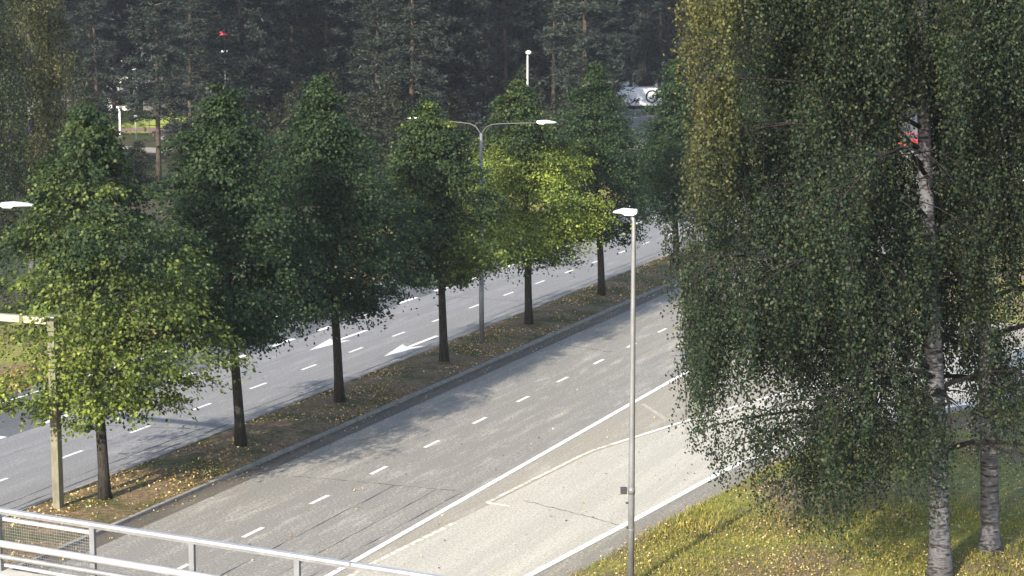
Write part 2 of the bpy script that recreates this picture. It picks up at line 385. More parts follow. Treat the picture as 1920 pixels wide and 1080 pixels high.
long_seam(far_road, -37.8, 20, 160, 0.0028, 0.035, 7, 160); long_seam(far_road, -37.3, 20, 160, 0.0028, 0.05, 17, 160)
long_seam(far_road, -41.6, 20, 160, 0.0028, 0.02, 9, 160)

# median: soil bed between two kerbs, and the leaf-filled gutter beside them
def median_bed():
    mb = MB(); s_ = 20; vs_ = []; fs = []; xs = [-36.6, -36.2, -35.6, -35, -34.4, -33.8, -33.42]; hz = [0.10, 0.13, 0.17, 0.19, 0.17, 0.13, 0.10]
    n = 250
    for i in range(n + 1):
        s = 20 + i * 2
        for x, h in zip(xs, hz): vs_.append((x, s, h + (random.random() - 0.5) * 0.04))
    k = len(xs)
    for i in range(n):
        for j in range(k - 1): fs.append((i * k + j, i * k + j + 1, (i + 1) * k + j + 1, (i + 1) * k + j))
    mb.v = vs_; mb.f = fs; mb.sm = [True] * len(fs); o = mb.build('median_strip', M['median_soil']); o.rotation_euler = (0, 0, -TH); o['kind'] = 'structure'
median_bed()
def kerb(name, t, w, h, label):
    mb = MB()
    for i in range(0, 260): mb.box((t, 20.5 + i * 1.0, h / 2), (w, 0.985, h))
    o = mb.build(name, M['kerb']); o.rotation_euler = (0, 0, -TH); o['kind'] = 'structure'; return o
kerb('median_kerb', -33.34, 0.16, 0.10, ''); kerb('median_kerb', -36.68, 0.16, 0.13, '')
band('gutter', -33.26, -32.55, 20, 300, 0.004, M['gutter']); band('gutter', -37.05, -36.76, 20, 300, 0.0035, M['gutter'])
band('verge', -50.6, -47.6, 10, 400, -0.01, M['verge']); band('roadside_grass', -57.5, -50.6, 10, 400, -0.012, M['meadow'])

# right-hand meadow: gently bumpy ground rising a little away from the road
def hgt(x, y): return 0.05 * math.sin(x * 0.9 + y * 0.31) + 0.04 * math.sin(x * 0.37 - y * 0.8)
def meadow():
    mb = MB(); ns, nt = 60, 50; vs_ = []; fs = []
    for i in range(ns + 1):
        s = 14 + i * 1.2; e = interp(EDGE, s) + 1.05
        for j in range(nt + 1):
            t = e + (j / nt) ** 1.3 * 45; k = min(1, j / 4)
            vs_.append((t, s, 0.012 + k * (0.06 + hgt(t, s)) + 0.02 * (j > 4) * (t - e) * 0.25))
    for i in range(ns):
        for j in range(nt):
            a = i * (nt + 1) + j; fs.append((a, a + 1, a + nt + 2, a + nt + 1))
    mb.v = vs_; mb.f = fs; mb.sm = [True] * len(fs); o = mb.build('meadow', M['meadow']); o.rotation_euler = (0, 0, -TH); o['kind'] = 'structure'
meadow()
def mz(t, s):
    e = interp(EDGE, s) + 1.05; d = max(0, t - e); return 0.012 + min(1, d / 1.5) * (0.06 + hgt(t, s)) + 0.005 * d
band('grass_island', -24.6, SPLIT, 96, 121, 0.02, M['meadow'], 0.0, -0.2)
band('beyond_grass', EDGE, 70, 86, 124, 0.006, M['meadow'], 1.1, 0)

# ------------------------------------------------------------------ scattered leaves and grass
def blades(P, A, N, L, Wd):
    """quads: base P, long axis A, face normal N"""
    A = A / (np.linalg.norm(A, axis=1, keepdims=True) + 1e-9)
    S = np.cross(A, N); S /= (np.linalg.norm(S, axis=1, keepdims=True) + 1e-9)
    L = L[:, None]; Wd = Wd[:, None]
    v0 = P; v1 = P + A * L * 0.45 + S * Wd * 0.5; v2 = P + A * L; v3 = P + A * L * 0.45 - S * Wd * 0.5
    V = np.stack([v0, v1, v2, v3], 1).reshape(-1, 3)
    return V, np.arange(len(V)).reshape(-1, 4)
def rot_st(V):
    X = V[:, 1] * math.sin(TH) + V[:, 0] * math.cos(TH); Y = V[:, 1] * math.cos(TH) - V[:, 0] * math.sin(TH)
    return np.stack([X, Y, V[:, 2]], 1)
def patchy(t, s): return np.sin(t * 1.7 + s * .6) + np.sin(t * 0.8 - s * 1.3 + 1) + np.sin(s * 0.45 + 2)
def litter(name, n, tr, sr, zf, size, keep=None, mat='litter', tz=0.5):
    s = rng.uniform(sr[0], sr[1], n); t = rng.uniform(tr[0], tr[1], n)
    if keep is not None: m = keep(t, s); s = s[m]; t = t[m]
    n = len(s); z = np.array([zf(a, b) for a, b in zip(t, s)]) + 0.012
    P = rot_st(np.stack([t, s, z], 1)); A = rng.normal(size=(n, 3)); A[:, 2] *= 0.35; A[:, 2] = np.abs(A[:, 2])
    N = rng.normal(size=(n, 3)) * tz; N[:, 2] += 1
    V, Fc = blades(P, A, N, rng.uniform(.7, 1.3, n) * size, rng.uniform(.6, 1.0, n) * size)
    return np_mesh(name, V, Fc, M[mat])
def medz(t, s): return 0.19 - 0.06 * abs(t + 35) + 0.0
o = litter('fallen_leaves', 26000, (-36.6, -33.4), (44, 130), medz, 0.085, lambda t, s: rng.random(len(t)) < 0.34 + 0.30 * patchy(t, s) + 0.25 * (np.abs(t + 35) > 1.35)); tag(o, 'yellow and brown fallen leaves covering the median strip', 'leaves', kind='stuff')
o = litter('gutter_leaves', 2600, (-33.3, -32.3), (44, 110), lambda t, s: 0.006, 0.07, lambda t, s: rng.random(len(t)) < 0.4 * (-32.2 - t)); tag(o, 'fallen leaves along the kerb of the near carriageway', 'leaves', kind='stuff')
o = litter('road_leaves', 420, (-29, -19.5), (44, 95), lambda t, s: 0.014, 0.075); tag(o, 'scattered pale leaves lying on the near asphalt', 'leaves', kind='stuff')
o = litter('meadow_leaves', 95000, (-20, 3), (44, 76), lambda t, s: mz(t, s) + 0.09 * random.random(), 0.062, lambda t, s: (t > np.interp(s, [e[0] for e in EDGE], [e[1] for e in EDGE]) + 0.75) & (rng.random(len(t)) < 0.32 + 0.2 * patchy(t, s))); tag(o, 'golden fallen leaves scattered over the roadside meadow', 'leaves', kind='stuff')
o = litter('verge_leaves', 5000, (-50.8, -47.8), (50, 110), lambda t, s: 0.0, 0.09); tag(o, 'orange fallen leaves on the far verge', 'leaves', kind='stuff')
def grass(name, n, tr, sr, zf, h, keep):
    s = rng.uniform(sr[0], sr[1], n); t = rng.uniform(tr[0], tr[1], n); m = keep(t, s); s = s[m]; t = t[m]; n = len(s)
    z = np.array([zf(a, b) for a, b in zip(t, s)]) - 0.01
    P = rot_st(np.stack([t, s, z], 1)); A = rng.normal(size=(n, 3)) * 0.38; A[:, 2] = 1
    hh = h * rng.uniform(.5, 1.3, n) * (1 + 0.35 * np.clip(patchy(t * .7, s * .7), -1, 2))
    N = rng.normal(size=(n, 3)); N[:, 2] *= 0.2
    V, Fc = blades(P, A, N, hh, np.full(n, 0.022) * rng.uniform(.7, 1.5, n)); return np_mesh(name, V, Fc, M['grass'])
edge_t = lambda s: np.interp(s, [e[0] for e in EDGE], [e[1] for e in EDGE])
o = grass('grass', 170000, (-20, 3), (45, 78), mz, 0.125, lambda t, s: (t > edge_t(s) + 0.95) & (rng.random(len(t)) < 0.42 + 0.28 * patchy(t * .5, s * .5) * 0.8 + np.where(t < edge_t(s) + 1.6, .35, 0))); tag(o, 'tall yellow green grass of the roadside meadow under the birches', 'grass', kind='stuff')
o = grass('median_grass', 16000, (-36.6, -33.4), (44, 120), medz, 0.07, lambda t, s: rng.random(len(t)) < 0.2 + 0.35 * patchy(t + 3, s)); tag(o, 'short green grass tufts in the median strip', 'grass', kind='stuff')

# ------------------------------------------------------------------ trees
def limb(p0, d, L, bend, n, r0, rnd):
    pts = [Vector(p0)]; d = Vector(d).normalized(); step = L / n; rr = [r0]
    for i in range(n):
        d = (d + Vector(bend) / n + Vector((rnd.gauss(0, 1), rnd.gauss(0, 1), rnd.gauss(0, .6))) * 0.07).normalized()
        pts.append(pts[-1] + d * step); rr.append(r0 * (1 - 0.85 * (i + 1) / n))
    return pts, rr
def linden(seed, h, rad, h0, lean=(0, 0), nclu=640, per=44, leaf=0.125, tint=None, peak=0.24, mat='linden_leaf', shape=1.0, r0=0.17):
    """meshes for trunk+boughs and crown, foot at the origin"""
    rnd = random.Random(seed); r = np.random.default_rng(seed)
    tb = MB(); n = 12; pts = []
    ph = rnd.random() * 6
    for i in range(n + 1):
        f = i / n; z = f * h * 0.93
        pts.append(Vector((lean[0] * f + 0.07 * math.sin(ph + 4 * f) * min(1, f * 3), lean[1] * f + 0.07 * math.cos(ph + 5 * f) * min(1, f * 3), z)))
    tb.tube(pts, [r0 * (1.25 if i == 0 else 1) * (1 - 0.9 * (i / n) ** 1.1) + 0.01 for i in range(n + 1)], 12)
    def axis(z):
        f = min(1, z / (h * .93)); a = f * n; i = min(n - 1, int(a)); return pts[i].lerp(pts[i + 1], a - i)
    for k in range(34):
        f = k / 33; z = h0 * 0.92 + (h * 0.85 - h0) * f; a = k * 2.4 + rnd.random()
        prof = 1 - f * 0.75; L = rad * prof * 0.85
        pp, rr = limb(axis(z), (math.cos(a), math.sin(a), 0.35 + f * 0.5), L, (0, 0, 0.15), 6, 0.055 * (1 - f * .5), rnd)
        tb.tube(pp, rr, 6)
    # clusters
    m = nclu * 3
    u = r.random(m); phi = r.uniform(0, 2 * np.pi, m); l1, l2, l3 = r.uniform(0, 6.28, 3)
    prof = np.where(u < peak, 0.46 + 0.54 * np.sin(np.clip(u / peak, 0, 1) * np.pi / 2), np.clip(1 - ((u - peak) / (1 - peak)) ** (1.12 * shape), 0, 1) ** 0.92 * 0.94 + 0.06)
    lob = 1 + 0.16 * np.sin(2 * phi + l1 + 5 * u) + 0.19 * np.sin(5 * phi + l2 - 9 * u) + 0.15 * np.sin(21 * u + l3 + 2 * phi)
    q = r.random(m) ** 0.42
    Rr = rad * prof * lob * q
    acc = r.random(m) < (prof * 0.85 + 0.15) * (0.6 + 0.4 * (np.sin(3 * phi + 14 * u + l2) > -0.5))
    idx = np.where(acc)[0][:nclu]; u, phi, Rr, q, prof = u[idx], phi[idx], Rr[idx], q[idx], prof[idx]
    m = len(idx); zc = h0 + (h - h0) * u + r.normal(0, .1, m)
    zc -= 0.10 * Rr * (u < 0.3)
    C = np.stack([Rr * np.cos(phi), Rr * np.sin(phi), zc], 1)
    ax = np.array([list(axis(z)) for z in zc]); C[:, 0] += ax[:, 0]; C[:, 1] += ax[:, 1]
    out = np.stack([np.cos(phi), np.sin(phi), np.zeros(m)], 1)
    c = np.repeat(C, per, 0); ou = np.repeat(out, per, 0); K = len(c)
    cs = np.repeat(r.uniform(.65, 1.25, m) * (0.35 + 0.65 * prof), per)[:, None]
    off = r.normal(size=(K, 3)) * np.array([.40, .40, .13]) * cs
    rr_ = np.linalg.norm(off[:, :2], axis=1); off[:, 2] -= 0.30 * rr_ * rr_
    off[:, 2] -= 0.22 * (off * ou).sum(1)
    P = c + off
    A = ou * 0.6 + r.normal(size=(K, 3)) * 0.55; A[:, 2] -= 0.45
    N = r.normal(size=(K, 3)) * 0.42; N[:, 2] += 0.8; N += ou * 0.6
    V, Fc = blades(P, A, N, leaf * r.uniform(.7, 1.25, K), leaf * r.uniform(.6, .95, K))
    tn = np.zeros(K)
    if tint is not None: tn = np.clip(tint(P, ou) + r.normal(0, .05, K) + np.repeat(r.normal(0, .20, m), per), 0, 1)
    return tb, V, Fc, tn
def place_tree(name, loc, res, barkm, leafm, label, cat, group=None, rz=0.0):
    tb, V, Fc, tn = res
    e = empty(name, loc, rz); tag(e, label, cat, group)
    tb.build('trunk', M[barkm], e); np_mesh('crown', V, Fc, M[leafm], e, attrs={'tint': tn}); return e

GL = 'lindens planted in the median strip'
# sunlight put into the leaf colour: lower boughs of first, fourth and fifth trees
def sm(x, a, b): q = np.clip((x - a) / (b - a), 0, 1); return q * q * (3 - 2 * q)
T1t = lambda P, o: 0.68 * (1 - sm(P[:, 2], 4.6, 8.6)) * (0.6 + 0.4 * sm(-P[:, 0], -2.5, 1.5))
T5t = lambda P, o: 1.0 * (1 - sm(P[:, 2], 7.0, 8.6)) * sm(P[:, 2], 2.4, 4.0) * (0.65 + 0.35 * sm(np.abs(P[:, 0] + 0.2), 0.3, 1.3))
T4t = lambda P, o: 0.45 * (1 - sm(P[:, 2], 4.5, 7)) * sm(P[:, 0], -1, 1.5)
TREES = [  # s, photo-measured height, crown radius, crown base, lean, tint, label
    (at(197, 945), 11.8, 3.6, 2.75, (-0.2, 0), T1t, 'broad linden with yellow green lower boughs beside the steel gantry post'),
    (at(452, 845), 11.9, 3.15, 3.75, (-0.4, 0), None, 'dark green linden in the median, second tree from the gantry post'),
    (at(637, 763), 11.8, 3.1, 3.45, (-0.5, 0), None, 'tallest looking dark linden in the median, behind the painted arrows'),
    (at(833, 685), 10.6, 2.9, 3.45, (-0.5, 0), T4t, 'linden directly left of the double armed street lamp, leaning slightly left'),
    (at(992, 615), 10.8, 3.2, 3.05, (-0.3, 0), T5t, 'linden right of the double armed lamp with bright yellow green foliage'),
    (at(1128, 560), 11.1, 2.8, 2.8, (-0.4, 0), None, 'dark linden in the median seen just left of the single armed street lamp'),
    (at(1268, 503), 10.8, 2.7, 2.7, (-0.2, 0), None, 'last clearly visible median linden at the edge of the weeping birch'),
    (W(116.0, -35.0), 10.5, 2.8, 2.7, (0, 0), None, 'median linden hidden behind the left side of the weeping birch'),
]
for i, (loc, h, rd, h0, ln, tf, lab) in enumerate(TREES):
    loc = Vector((loc[0], loc[1], 0.15))
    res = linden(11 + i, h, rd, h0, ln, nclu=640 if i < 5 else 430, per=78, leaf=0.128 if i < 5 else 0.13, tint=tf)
    if i == 0:      # the gantry beam keeps its own space clear of leaves
        tb, V, Fc, tn = res; q = V.reshape(-1, 4, 3); c = q.mean(1)
        sx = (c[:, 0] + loc.x) * math.sin(TH) + (c[:, 1] + loc.y) * math.cos(TH); tx = (c[:, 0] + loc.x) * math.cos(TH) - (c[:, 1] + loc.y) * math.sin(TH)
        keep = ~((sx < 51.4) & (tx < -35.2) & (c[:, 2] > 4.0) & (c[:, 2] < 6.6))
        q = q[keep]; res = (tb, q.reshape(-1, 3), np.arange(len(q) * 4).reshape(-1, 4), tn[keep])
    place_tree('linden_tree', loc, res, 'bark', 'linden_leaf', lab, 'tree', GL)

def birch(seed, h, r0, curve, zlow, nl, reach, strands, leaf=0.062, gapf=None, tintf=None, per_m=26, hang=(0.6, 3.0), dirbias=None, lenf=None, xmin=None):
    rnd = random.Random(seed); r = np.random.default_rng(seed)
    tb = MB(); n = 26
    pts = [Vector((curve[0] * math.sin(f * 1.6) + 0.05 * math.sin(9 * f), curve[1] * f, f * h)) for f in [i / n for i in range(n + 1)]]
    tb.tube(pts, [r0 * (1.4 if i == 0 else 1) * (1 - 0.93 * (i / n)) + 0.012 for i in range(n + 1)], 16)
    br = MB(); anchors = []
    def axis(z): a = min(0.999, z / h) * n; i = int(a); return pts[i].lerp(pts[i + 1], a - i)
    for k in range(nl):
        f = (k + rnd.random() * .6) / nl; z = zlow + (h * 0.95 - zlow) * f; a = k * 2.39996 + rnd.random() * 0.6
        if dirbias and rnd.random() < dirbias[1]: a = dirbias[0] + rnd.uniform(-1.0, 1.0)
        L = reach * (1 - 0.62 * f ** 1.8) * rnd.uniform(.72, 1.1)
        if f < 0.08: L *= 0.75
        if lenf: L *= lenf(a)
        pp, rr = limb(axis(z), (math.cos(a), math.sin(a), rnd.uniform(.25, .75) + f * .5), L, (0, 0, -0.9 + f * .3), 9, 0.085 * (1 - f * .6), rnd)
        if xmin is not None: pp = [Vector((max(q_.x, xmin + 0.15 * rnd.random()), q_.y, q_.z - max(0, xmin - q_.x) * .8)) for q_ in pp]
        br.tube(pp, rr, 6)
        for j in range(2, 10): anchors.append((pp[j], j / 9))
        for q in range(9):
            j = rnd.randint(2, 8); a2 = a + rnd.choice((-1, 1)) * rnd.uniform(.5, 1.3)
            p2, r2 = limb(pp[j], (math.cos(a2), math.sin(a2), rnd.uniform(0, .5)), L * rnd.uniform(.2, .42), (0, 0, -1.1), 5, 0.022, rnd)
            if xmin is not None: p2 = [Vector((max(q_.x, xmin + 0.15 * rnd.random()), q_.y, q_.z - max(0, xmin - q_.x) * .8)) for q_ in p2]
            br.tube(p2, r2, 4)
            for w in range(1, 6): anchors.append((p2[w], 1.0))
    AP = np.array([list(a[0]) for a in anchors]); wt = np.array([0.35 + a[1] for a in anchors]); wt /= wt.sum()
    Ps, As, Ts = [], [], []
    ch = r.choice(len(AP), strands, p=wt)
    for c in ch:
        p = AP[c] + r.normal(0, .18, 3); L = r.uniform(*hang) * (0.55 + 0.45 * r.random()); L = min(L, max(0.3, p[2] - r.choice([1.6, 2.2, 3.0, 3.9]) * r.uniform(.75, 1.15)))
        if gapf is not None and gapf(p, L, r): continue
        m = int(L * per_m); t = np.linspace(0, 1, m); sw = r.normal(0, .16, 2)
        x = p[0] + sw[0] * t ** 1.5 * L * .6 + r.normal(0, .10, m); y = p[1] + sw[1] * t ** 1.5 * L * .6 + r.normal(0, .10, m)
        z = p[2] - t * L + 0.12 * np.sin(t * 3)
        Ps.append(np.stack([x, y, z], 1)); A = r.normal(size=(m, 3)) * .6; A[:, 2] -= 0.75; As.append(A)
        tv = tintf(p, r) if tintf else 0.0
        Ts.append(np.clip(np.full(m, tv) + r.normal(0, .06, m), 0, 1))
        # the hanging twig itself
        V3 = [Vector((x[i], y[i], z[i])) for i in (0, m // 2, m - 1)]
        if r.random() < 0.35: br.tube(V3, [0.008, 0.006, 0.003], 3, False)
    P = np.concatenate(Ps); A = np.concatenate(As); K = len(P); N = r.normal(size=(K, 3))
    V, Fc = blades(P, A, N, leaf * r.uniform(.75, 1.3, K), leaf * r.uniform(.6, .95, K))
    return tb, br, V, Fc, np.concatenate(Ts)
def place_birch(loc, res, label, group=None, rz=0.0):
    tb, br, V, Fc, tn = res; e = empty('birch_tree', loc, rz); tag(e, label, 'tree', group)
    tb.build('trunk', M['birch_bark'], e); br.build('branches', M['twig'], e); np_mesh('crown', V, Fc, M['birch_leaf'], e, attrs={'tint': tn}); return e
B1 = at(1764, 1090); B2 = at(1857, 1046)
def scr(p):
    """photo column and row of a world place"""
    d = Vector(p) - Vector((0, 0, H)); zc = d.y * cp - d.z * sp; yc = d.y * sp + d.z * cp
    return 960 + F * d.x / zc, 540 - F * yc / zc
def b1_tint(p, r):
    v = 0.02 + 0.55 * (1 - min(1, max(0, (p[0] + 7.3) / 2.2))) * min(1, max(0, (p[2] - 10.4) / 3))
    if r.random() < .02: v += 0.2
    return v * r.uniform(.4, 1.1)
def b1_gap(p, L, r):
    # open window in the left flank where the road shows through
    z0, z1 = p[2] - L, p[2]
    if p[0] < -7.0 + 0.25 * math.sin(p[2] * 1.1) + (0.55 if z1 < 4.5 else 0) + max(0, 3.4 - z0) * 0.7 * (p[0] < -5.5): return True
    if p[0] > 0.0 and z0 < 6.2 and z1 > 3.4 and r.random() < .6: return True
    if abs(p[0] + 1.0 - .185 * p[1]) < .55 and z0 < 12.3 and z1 > 11.0 and r.random() < .96: return True
    if -0.1 < p[0] < 1.1 and z0 < 9.8 and z1 > 8.7 and r.random() < .8: return True
    if z0 < 8.6 and p[0] < -.5 and r.random() < .22 + .22 * math.sin(p[0] * 3.1 + p[2] * 1.7): return True
    if z0 < 5.2 and p[0] < -1 and r.random() < .26 + .2 * math.sin(p[0] * 2.3): return True
    cx = -1.05 * math.sin(1.6 * (z0 + z1) / 50)
    if abs(p[0] - cx) < 0.52 and p[1] < 0.3 and r.random() < (0.95 if z1 < 13.3 else .3): return True
    return (-6.9 < p[0] < -4.6 and z0 < 10.2 and z1 > 8.6 and r.random() < 0.55) or (p[0] > -1.5 and z1 < 5.0)
leftlong = lambda a: 1.0 + 0.42 * max(0, math.cos(a - 3.45))
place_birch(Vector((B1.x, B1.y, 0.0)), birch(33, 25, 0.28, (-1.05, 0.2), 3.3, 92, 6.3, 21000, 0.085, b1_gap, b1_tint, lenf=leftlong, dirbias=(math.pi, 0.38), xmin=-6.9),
            'large weeping birch at the meadow edge, its branches hanging over the exit lane', 'weeping birches on the meadow')
def b2_gap(p, L, r): return (abs(p[0] + 2.35 - .185 * p[1]) < .6 and p[2] - L < 12.4 and p[2] > 10.9 and r.random() < .95) or (abs(p[0]) < .8 and p[1] < .3 and r.random() < .75) or (p[2] - L < 5.9 and p[2] > 3.4 and r.random() < 0.72)
place_birch(Vector((B2.x, B2.y, 0.0)), birch(47, 20, 0.26, (-0.8, 0.1), 4.4, 44, 5.0, 6500, 0.088, b2_gap, lambda p, r: 0.06 * r.random()),
            'second birch trunk standing just right of and behind the large weeping birch', 'weeping birches on the meadow', )
# birches at the far left road edge
def lt(p, r): return (0.26 if p[0] > -.5 else .12) * r.uniform(.4, 1.2)
place_birch(far(48, 104), birch(53, 20, 0.16, (0.4, 0), 3.0, 36, 3.5, 2600, 0.11, None, lt, per_m=15), 'olive yellow weeping birch behind the first linden, beyond the far verge')
place_birch(far(-85, 92), birch(59, 19, 0.22, (0.2, 0), 2.0, 34, 4.2, 2400, 0.11, None, None, per_m=15), 'dark birch at the far left beside the olive yellow birch')

# pines of the forest
def pine(seed, h, hb, reach, tufts=16):
    rnd = random.Random(seed); r = np.random.default_rng(seed); tb = MB(); n = 14; ph = rnd.random() * 6
    pts = [Vector((0.18 * math.sin(ph + 3 * i / n), 0.18 * math.cos(ph + 2 * i / n), h * i / n)) for i in range(n + 1)]
    tb.tube(pts, [0.20 * (1 - 0.85 * i / n) + 0.02 for i in range(n + 1)], 9)
    Ps, As = [], []
    nb = 96
    for k in range(nb):
        f = (k / nb) ** 0.95; z = hb + (h - hb) * f; a = k * 2.4 + rnd.random(); i = min(n - 1, int(z / h * n)); p0 = pts[i].lerp(pts[i + 1], z / h * n - i)
        L = reach * (1 - .75 * f) * rnd.uniform(.55, 1.1); dead = f < 0.16 and rnd.random() < 0.45
        pp, rr = limb(p0, (math.cos(a), math.sin(a), rnd.uniform(-.15, .35)), L * (.6 if dead else 1), (0, 0, 0.15 if f > .4 else -0.35), 5, 0.035, rnd)
        tb.tube(pp, rr, 4)
        if dead: continue
        for q in range(tufts):
            u = rnd.uniform(.25, 1.02); j = min(4, int(u * 5)); c = pp[j].lerp(pp[j + 1], min(1, u * 5 - j))
            c = c + Vector((rnd.gauss(0, .30), rnd.gauss(0, .30), rnd.gauss(0, .13)))
            m = 15; P = np.repeat([list(c)], m, 0) + r.normal(0, .10, (m, 3)); A = r.normal(size=(m, 3)); A[:, 2] = A[:, 2] * .5 + .25
            Ps.append(P); As.append(A)
    P = np.concatenate(Ps); A = np.concatenate(As); K = len(P)
    V, Fc = blades(P, A, r.normal(size=(K, 3)), r.uniform(.25, .50, K), r.uniform(.07, .13, K))
    return tb, V, Fc
protos = []
for i, (h, hb, rc) in enumerate([(23, 2.5, 4.2), (22, 5.5, 3.9), (24, 1.5, 4.2), (21, 3.2, 4.3)]):
    tb, V, Fc = pine(71 + i, h, hb, rc)
    e = empty('pine_tree', (0, 0, 0)); tag(e, 'dark pine in the dense forest wall behind the road', 'tree', 'pines of the background forest')
    tb.build('trunk', M['pine_bark'], e); np_mesh('crown', V, Fc, M['pine_leaf'], e); protos.append(e)
used = set()
def put_pine(k, x, Y, rz=None, sc=1.0, label=None):
    src = protos[k]
    if k not in used: o = src; used.add(k)
    else: o = copy_tree(src)
    o.location = far(x, Y, -0.05); o.rotation_euler = (0, 0, random.uniform(0, 6.28) if rz is None else rz); o.scale = (sc, sc, sc)
    o['label'] = label or 'dark pine in the dense forest wall behind the road'
    return o
put_pine(3, 300, 157, 1.0, .95, 'dark pine with short bare side branches standing before the bright clearing')
put_pine(1, 1041, 186, 2.0, 1.0, 'tall pine with a dark straight bare trunk right of the white far lamp post')
put_pine(1, 933, 190, 0.4, 1.0, 'reddish trunked pine left of the white far lamp post')
put_pine(1, 1109, 196, 3.0, 1.0, 'red barked pine with long rising branches above the sixth linden')
put_pine(1, 802, 188, 5.0, 1.0, 'pine with a pale trunk rising above the fourth linden')
put_pine(0, 620, 182, 5.5, 1.0, 'pine with a thin straight trunk rising above the third linden')
put_pine(1, 452, 165, 1.5, 1.0, 'pine whose trunk passes in front of the red sign')
put_pine(0, 548, 178, 2.5, 1.0, 'pine with a twin shadowed trunk between the second and third lindens')
MARK = [(-400, 'left of the olive birch'), (70, 'behind the olive birch'), (170, 'left of the clearing'), (270, 'behind the white house'), (350, 'right of the clearing'), (430, 'above the second linden'), (520, 'right of the second linden'), (600, 'above the third linden'),
        (690, 'right of the third linden'), (770, 'left of the fourth linden'), (850, 'right of the fourth linden'), (920, 'above the double armed lamp'), (990, 'near the white far lamp'), (1060, 'right of the white far lamp'), (1130, 'above the sixth linden'), (1200, 'above the white lorry'),
        (1280, 'at the upper left edge of the weeping birch'), (1400, 'behind the left flank of the weeping birch'), (1550, 'behind the middle of the weeping birch'), (1720, 'behind the trunk of the weeping birch'), (1850, 'behind the second birch'), (2000, 'at the far right edge')]
seen = set()
def spot(px, what):
    m = min(MARK, key=lambda k: abs(k[0] - px))[1]
    for pre in ('', 'another ', 'third ', 'fourth ', 'fifth ', 'sixth '):
        if (m, what, pre) not in seen: seen.add((m, what, pre)); return pre + what + ' ' + m
    return what
for k_, x_, y_ in ((0, 216, 211), (1, 262, 213), (0, 356, 212)):
    put_pine(k_, x_, y_, None, .95, {216: 'dark pine left of the white house at the clearing', 262: 'pine standing before the white house facade', 356: 'dark pine right of the white house at the clearing'}[x_])
for x_, y_ in ((95, 222), (135, 236), (110, 250), (165, 244), (1120, 246), (1160, 256), (1205, 250), (1250, 262), (1295, 248), (1185, 268), (1235, 243)):
    put_pine(random.choice((0, 2)), x_, y_, None, 1.0, spot(x_, 'dark pine beyond the lorry' if x_ > 900 else 'dark pine in the rear'))
row = 0
for Y, step, jit in ((172, 95, 30), (186, 80, 36), (200, 72, 40), (214, 66, 40), (232, 60, 40), (252, 58, 40)):
    x = -160 + random.uniform(0, 60)
    while x < 2080:
        px = x + random.uniform(-jit, jit); py = Y + random.uniform(-6, 6); x += step
        if 205 < px < 345 and py < 205: continue
        if px < 150 and py > 205: continue
        if 1130 < px < 1290 and py < 236: continue
        if 840 < px < 1070 and py < 182: continue
        if 955 < px < 1020 and py < 180: continue
        if px < 205 and py < 200: continue
        if 380 < px < 468 and py < 207: continue
        if px > 1330 and py < 195: continue
        s_, t_ = ST(far(px, py))
        if -49 < t_ < -24: continue
        if 118 < s_ < 144 and t_ > -26: continue
        put_pine(random.choice((0, 2, 2, 3, 0)), px, py, None, random.uniform(.85, 1.12), spot(px, {172: 'foremost dark pine', 186: 'dark pine in the second row', 200: 'dark pine in the third row'}[Y]) if Y < 201 else None)

# understorey trees and shrubs between the pines
shp = []
for i in range(3):
    tb, V, Fc, tn = linden(90 + i, 6.5, 2.3, 0.5, nclu=230, per=30, leaf=0.22, peak=0.4, r0=0.08)
    e = empty('understorey_tree', (0, 0, 0)); tb.build('trunk', M['bark'], e); np_mesh('crown', V, Fc, M['shrub_leaf'], e, attrs={'tint': tn}); shp.append(e)
LS = 'small grey green leafy tree growing under the pines'
sh_spots = [(-60, 150, 1.3), (20, 160, 1.2), (95, 150, 1.1), (160, 172, 1.0), (395, 165, .9), (445, 172, 1.0), (500, 168, 1.1), (560, 165, 1.1), (620, 172, 1.2), (690, 160, 1.0), (735, 166, 1.1), (790, 176, 1.25),
            (850, 172, .9), (930, 160, .8), (980, 178, 1.2), (1075, 172, 1.1), (1110, 165, .8), (1150, 160, .7), (1290, 190, 1.1), (1350, 196, 1.2), (1240, 152, .7), (255, 152, .55), (215, 150, .6), (350, 158, .7), (1000, 150, .9), (880, 150, .8), (760, 150, .9), (650, 148, .9), (540, 142, .8), (470, 146, .8),
            (1500, 190, 1.3), (1600, 200, 1.2), (1810, 190, 1.2), (1850, 200, 1.2), (1440, 210, 1.4), (1950, 185, 1.2)]
for i, (x, Y, sc) in enumerate(sh_spots):
    o = shp[i] if i < 3 else copy_tree(shp[i % 3])
    o.location = far(x, Y, -0.05); o.rotation_euler = (0, 0, i * 1.7); o.scale = (sc, sc, sc); tag(o, spot(x, ('low' if sc < 1 else 'rounded') + ' leafy tree under the pines'), 'tree', 'small leafy trees under the pines')

# ------------------------------------------------------------------ street lamps
def lamp_head(name, parent, base, d, L=0.75):
    """flat luminaire pointing along horizontal direction d from base"""
    d = Vector(d).normalized(); rz = math.atan2(d.y, d.x); mb = MB()
    m = Matrix.Rotation(rz, 3, 'Z')
    prof = [(-0.12, 0.035), (-0.10, 0.075), (0.25, 0.10), (L * .8, 0.055), (L, 0.02), (L, -0.01), (0.28, -0.02), (0.2, -0.075), (-0.02, -0.07), (-0.10, -0.02)]
    mb.prism(prof, -0.13, 0.13)
    mb.v = [tuple(m @ Vector(v) + Vector(base)) for v in mb.v]
    h = mb.build(name, M['lamp_white'], parent, 0.012)
    gb = MB().box((L * .55, 0, -0.022), (L * .5, 0.2, 0.02)); gb.v = [tuple(m @ Vector(v) + Vector(base)) for v in gb.v]
    gb.build('lens', M['glass'], h); return h
perp = Vector((-math.cos(TH), math.sin(TH), 0))   # across the road, away from the camera
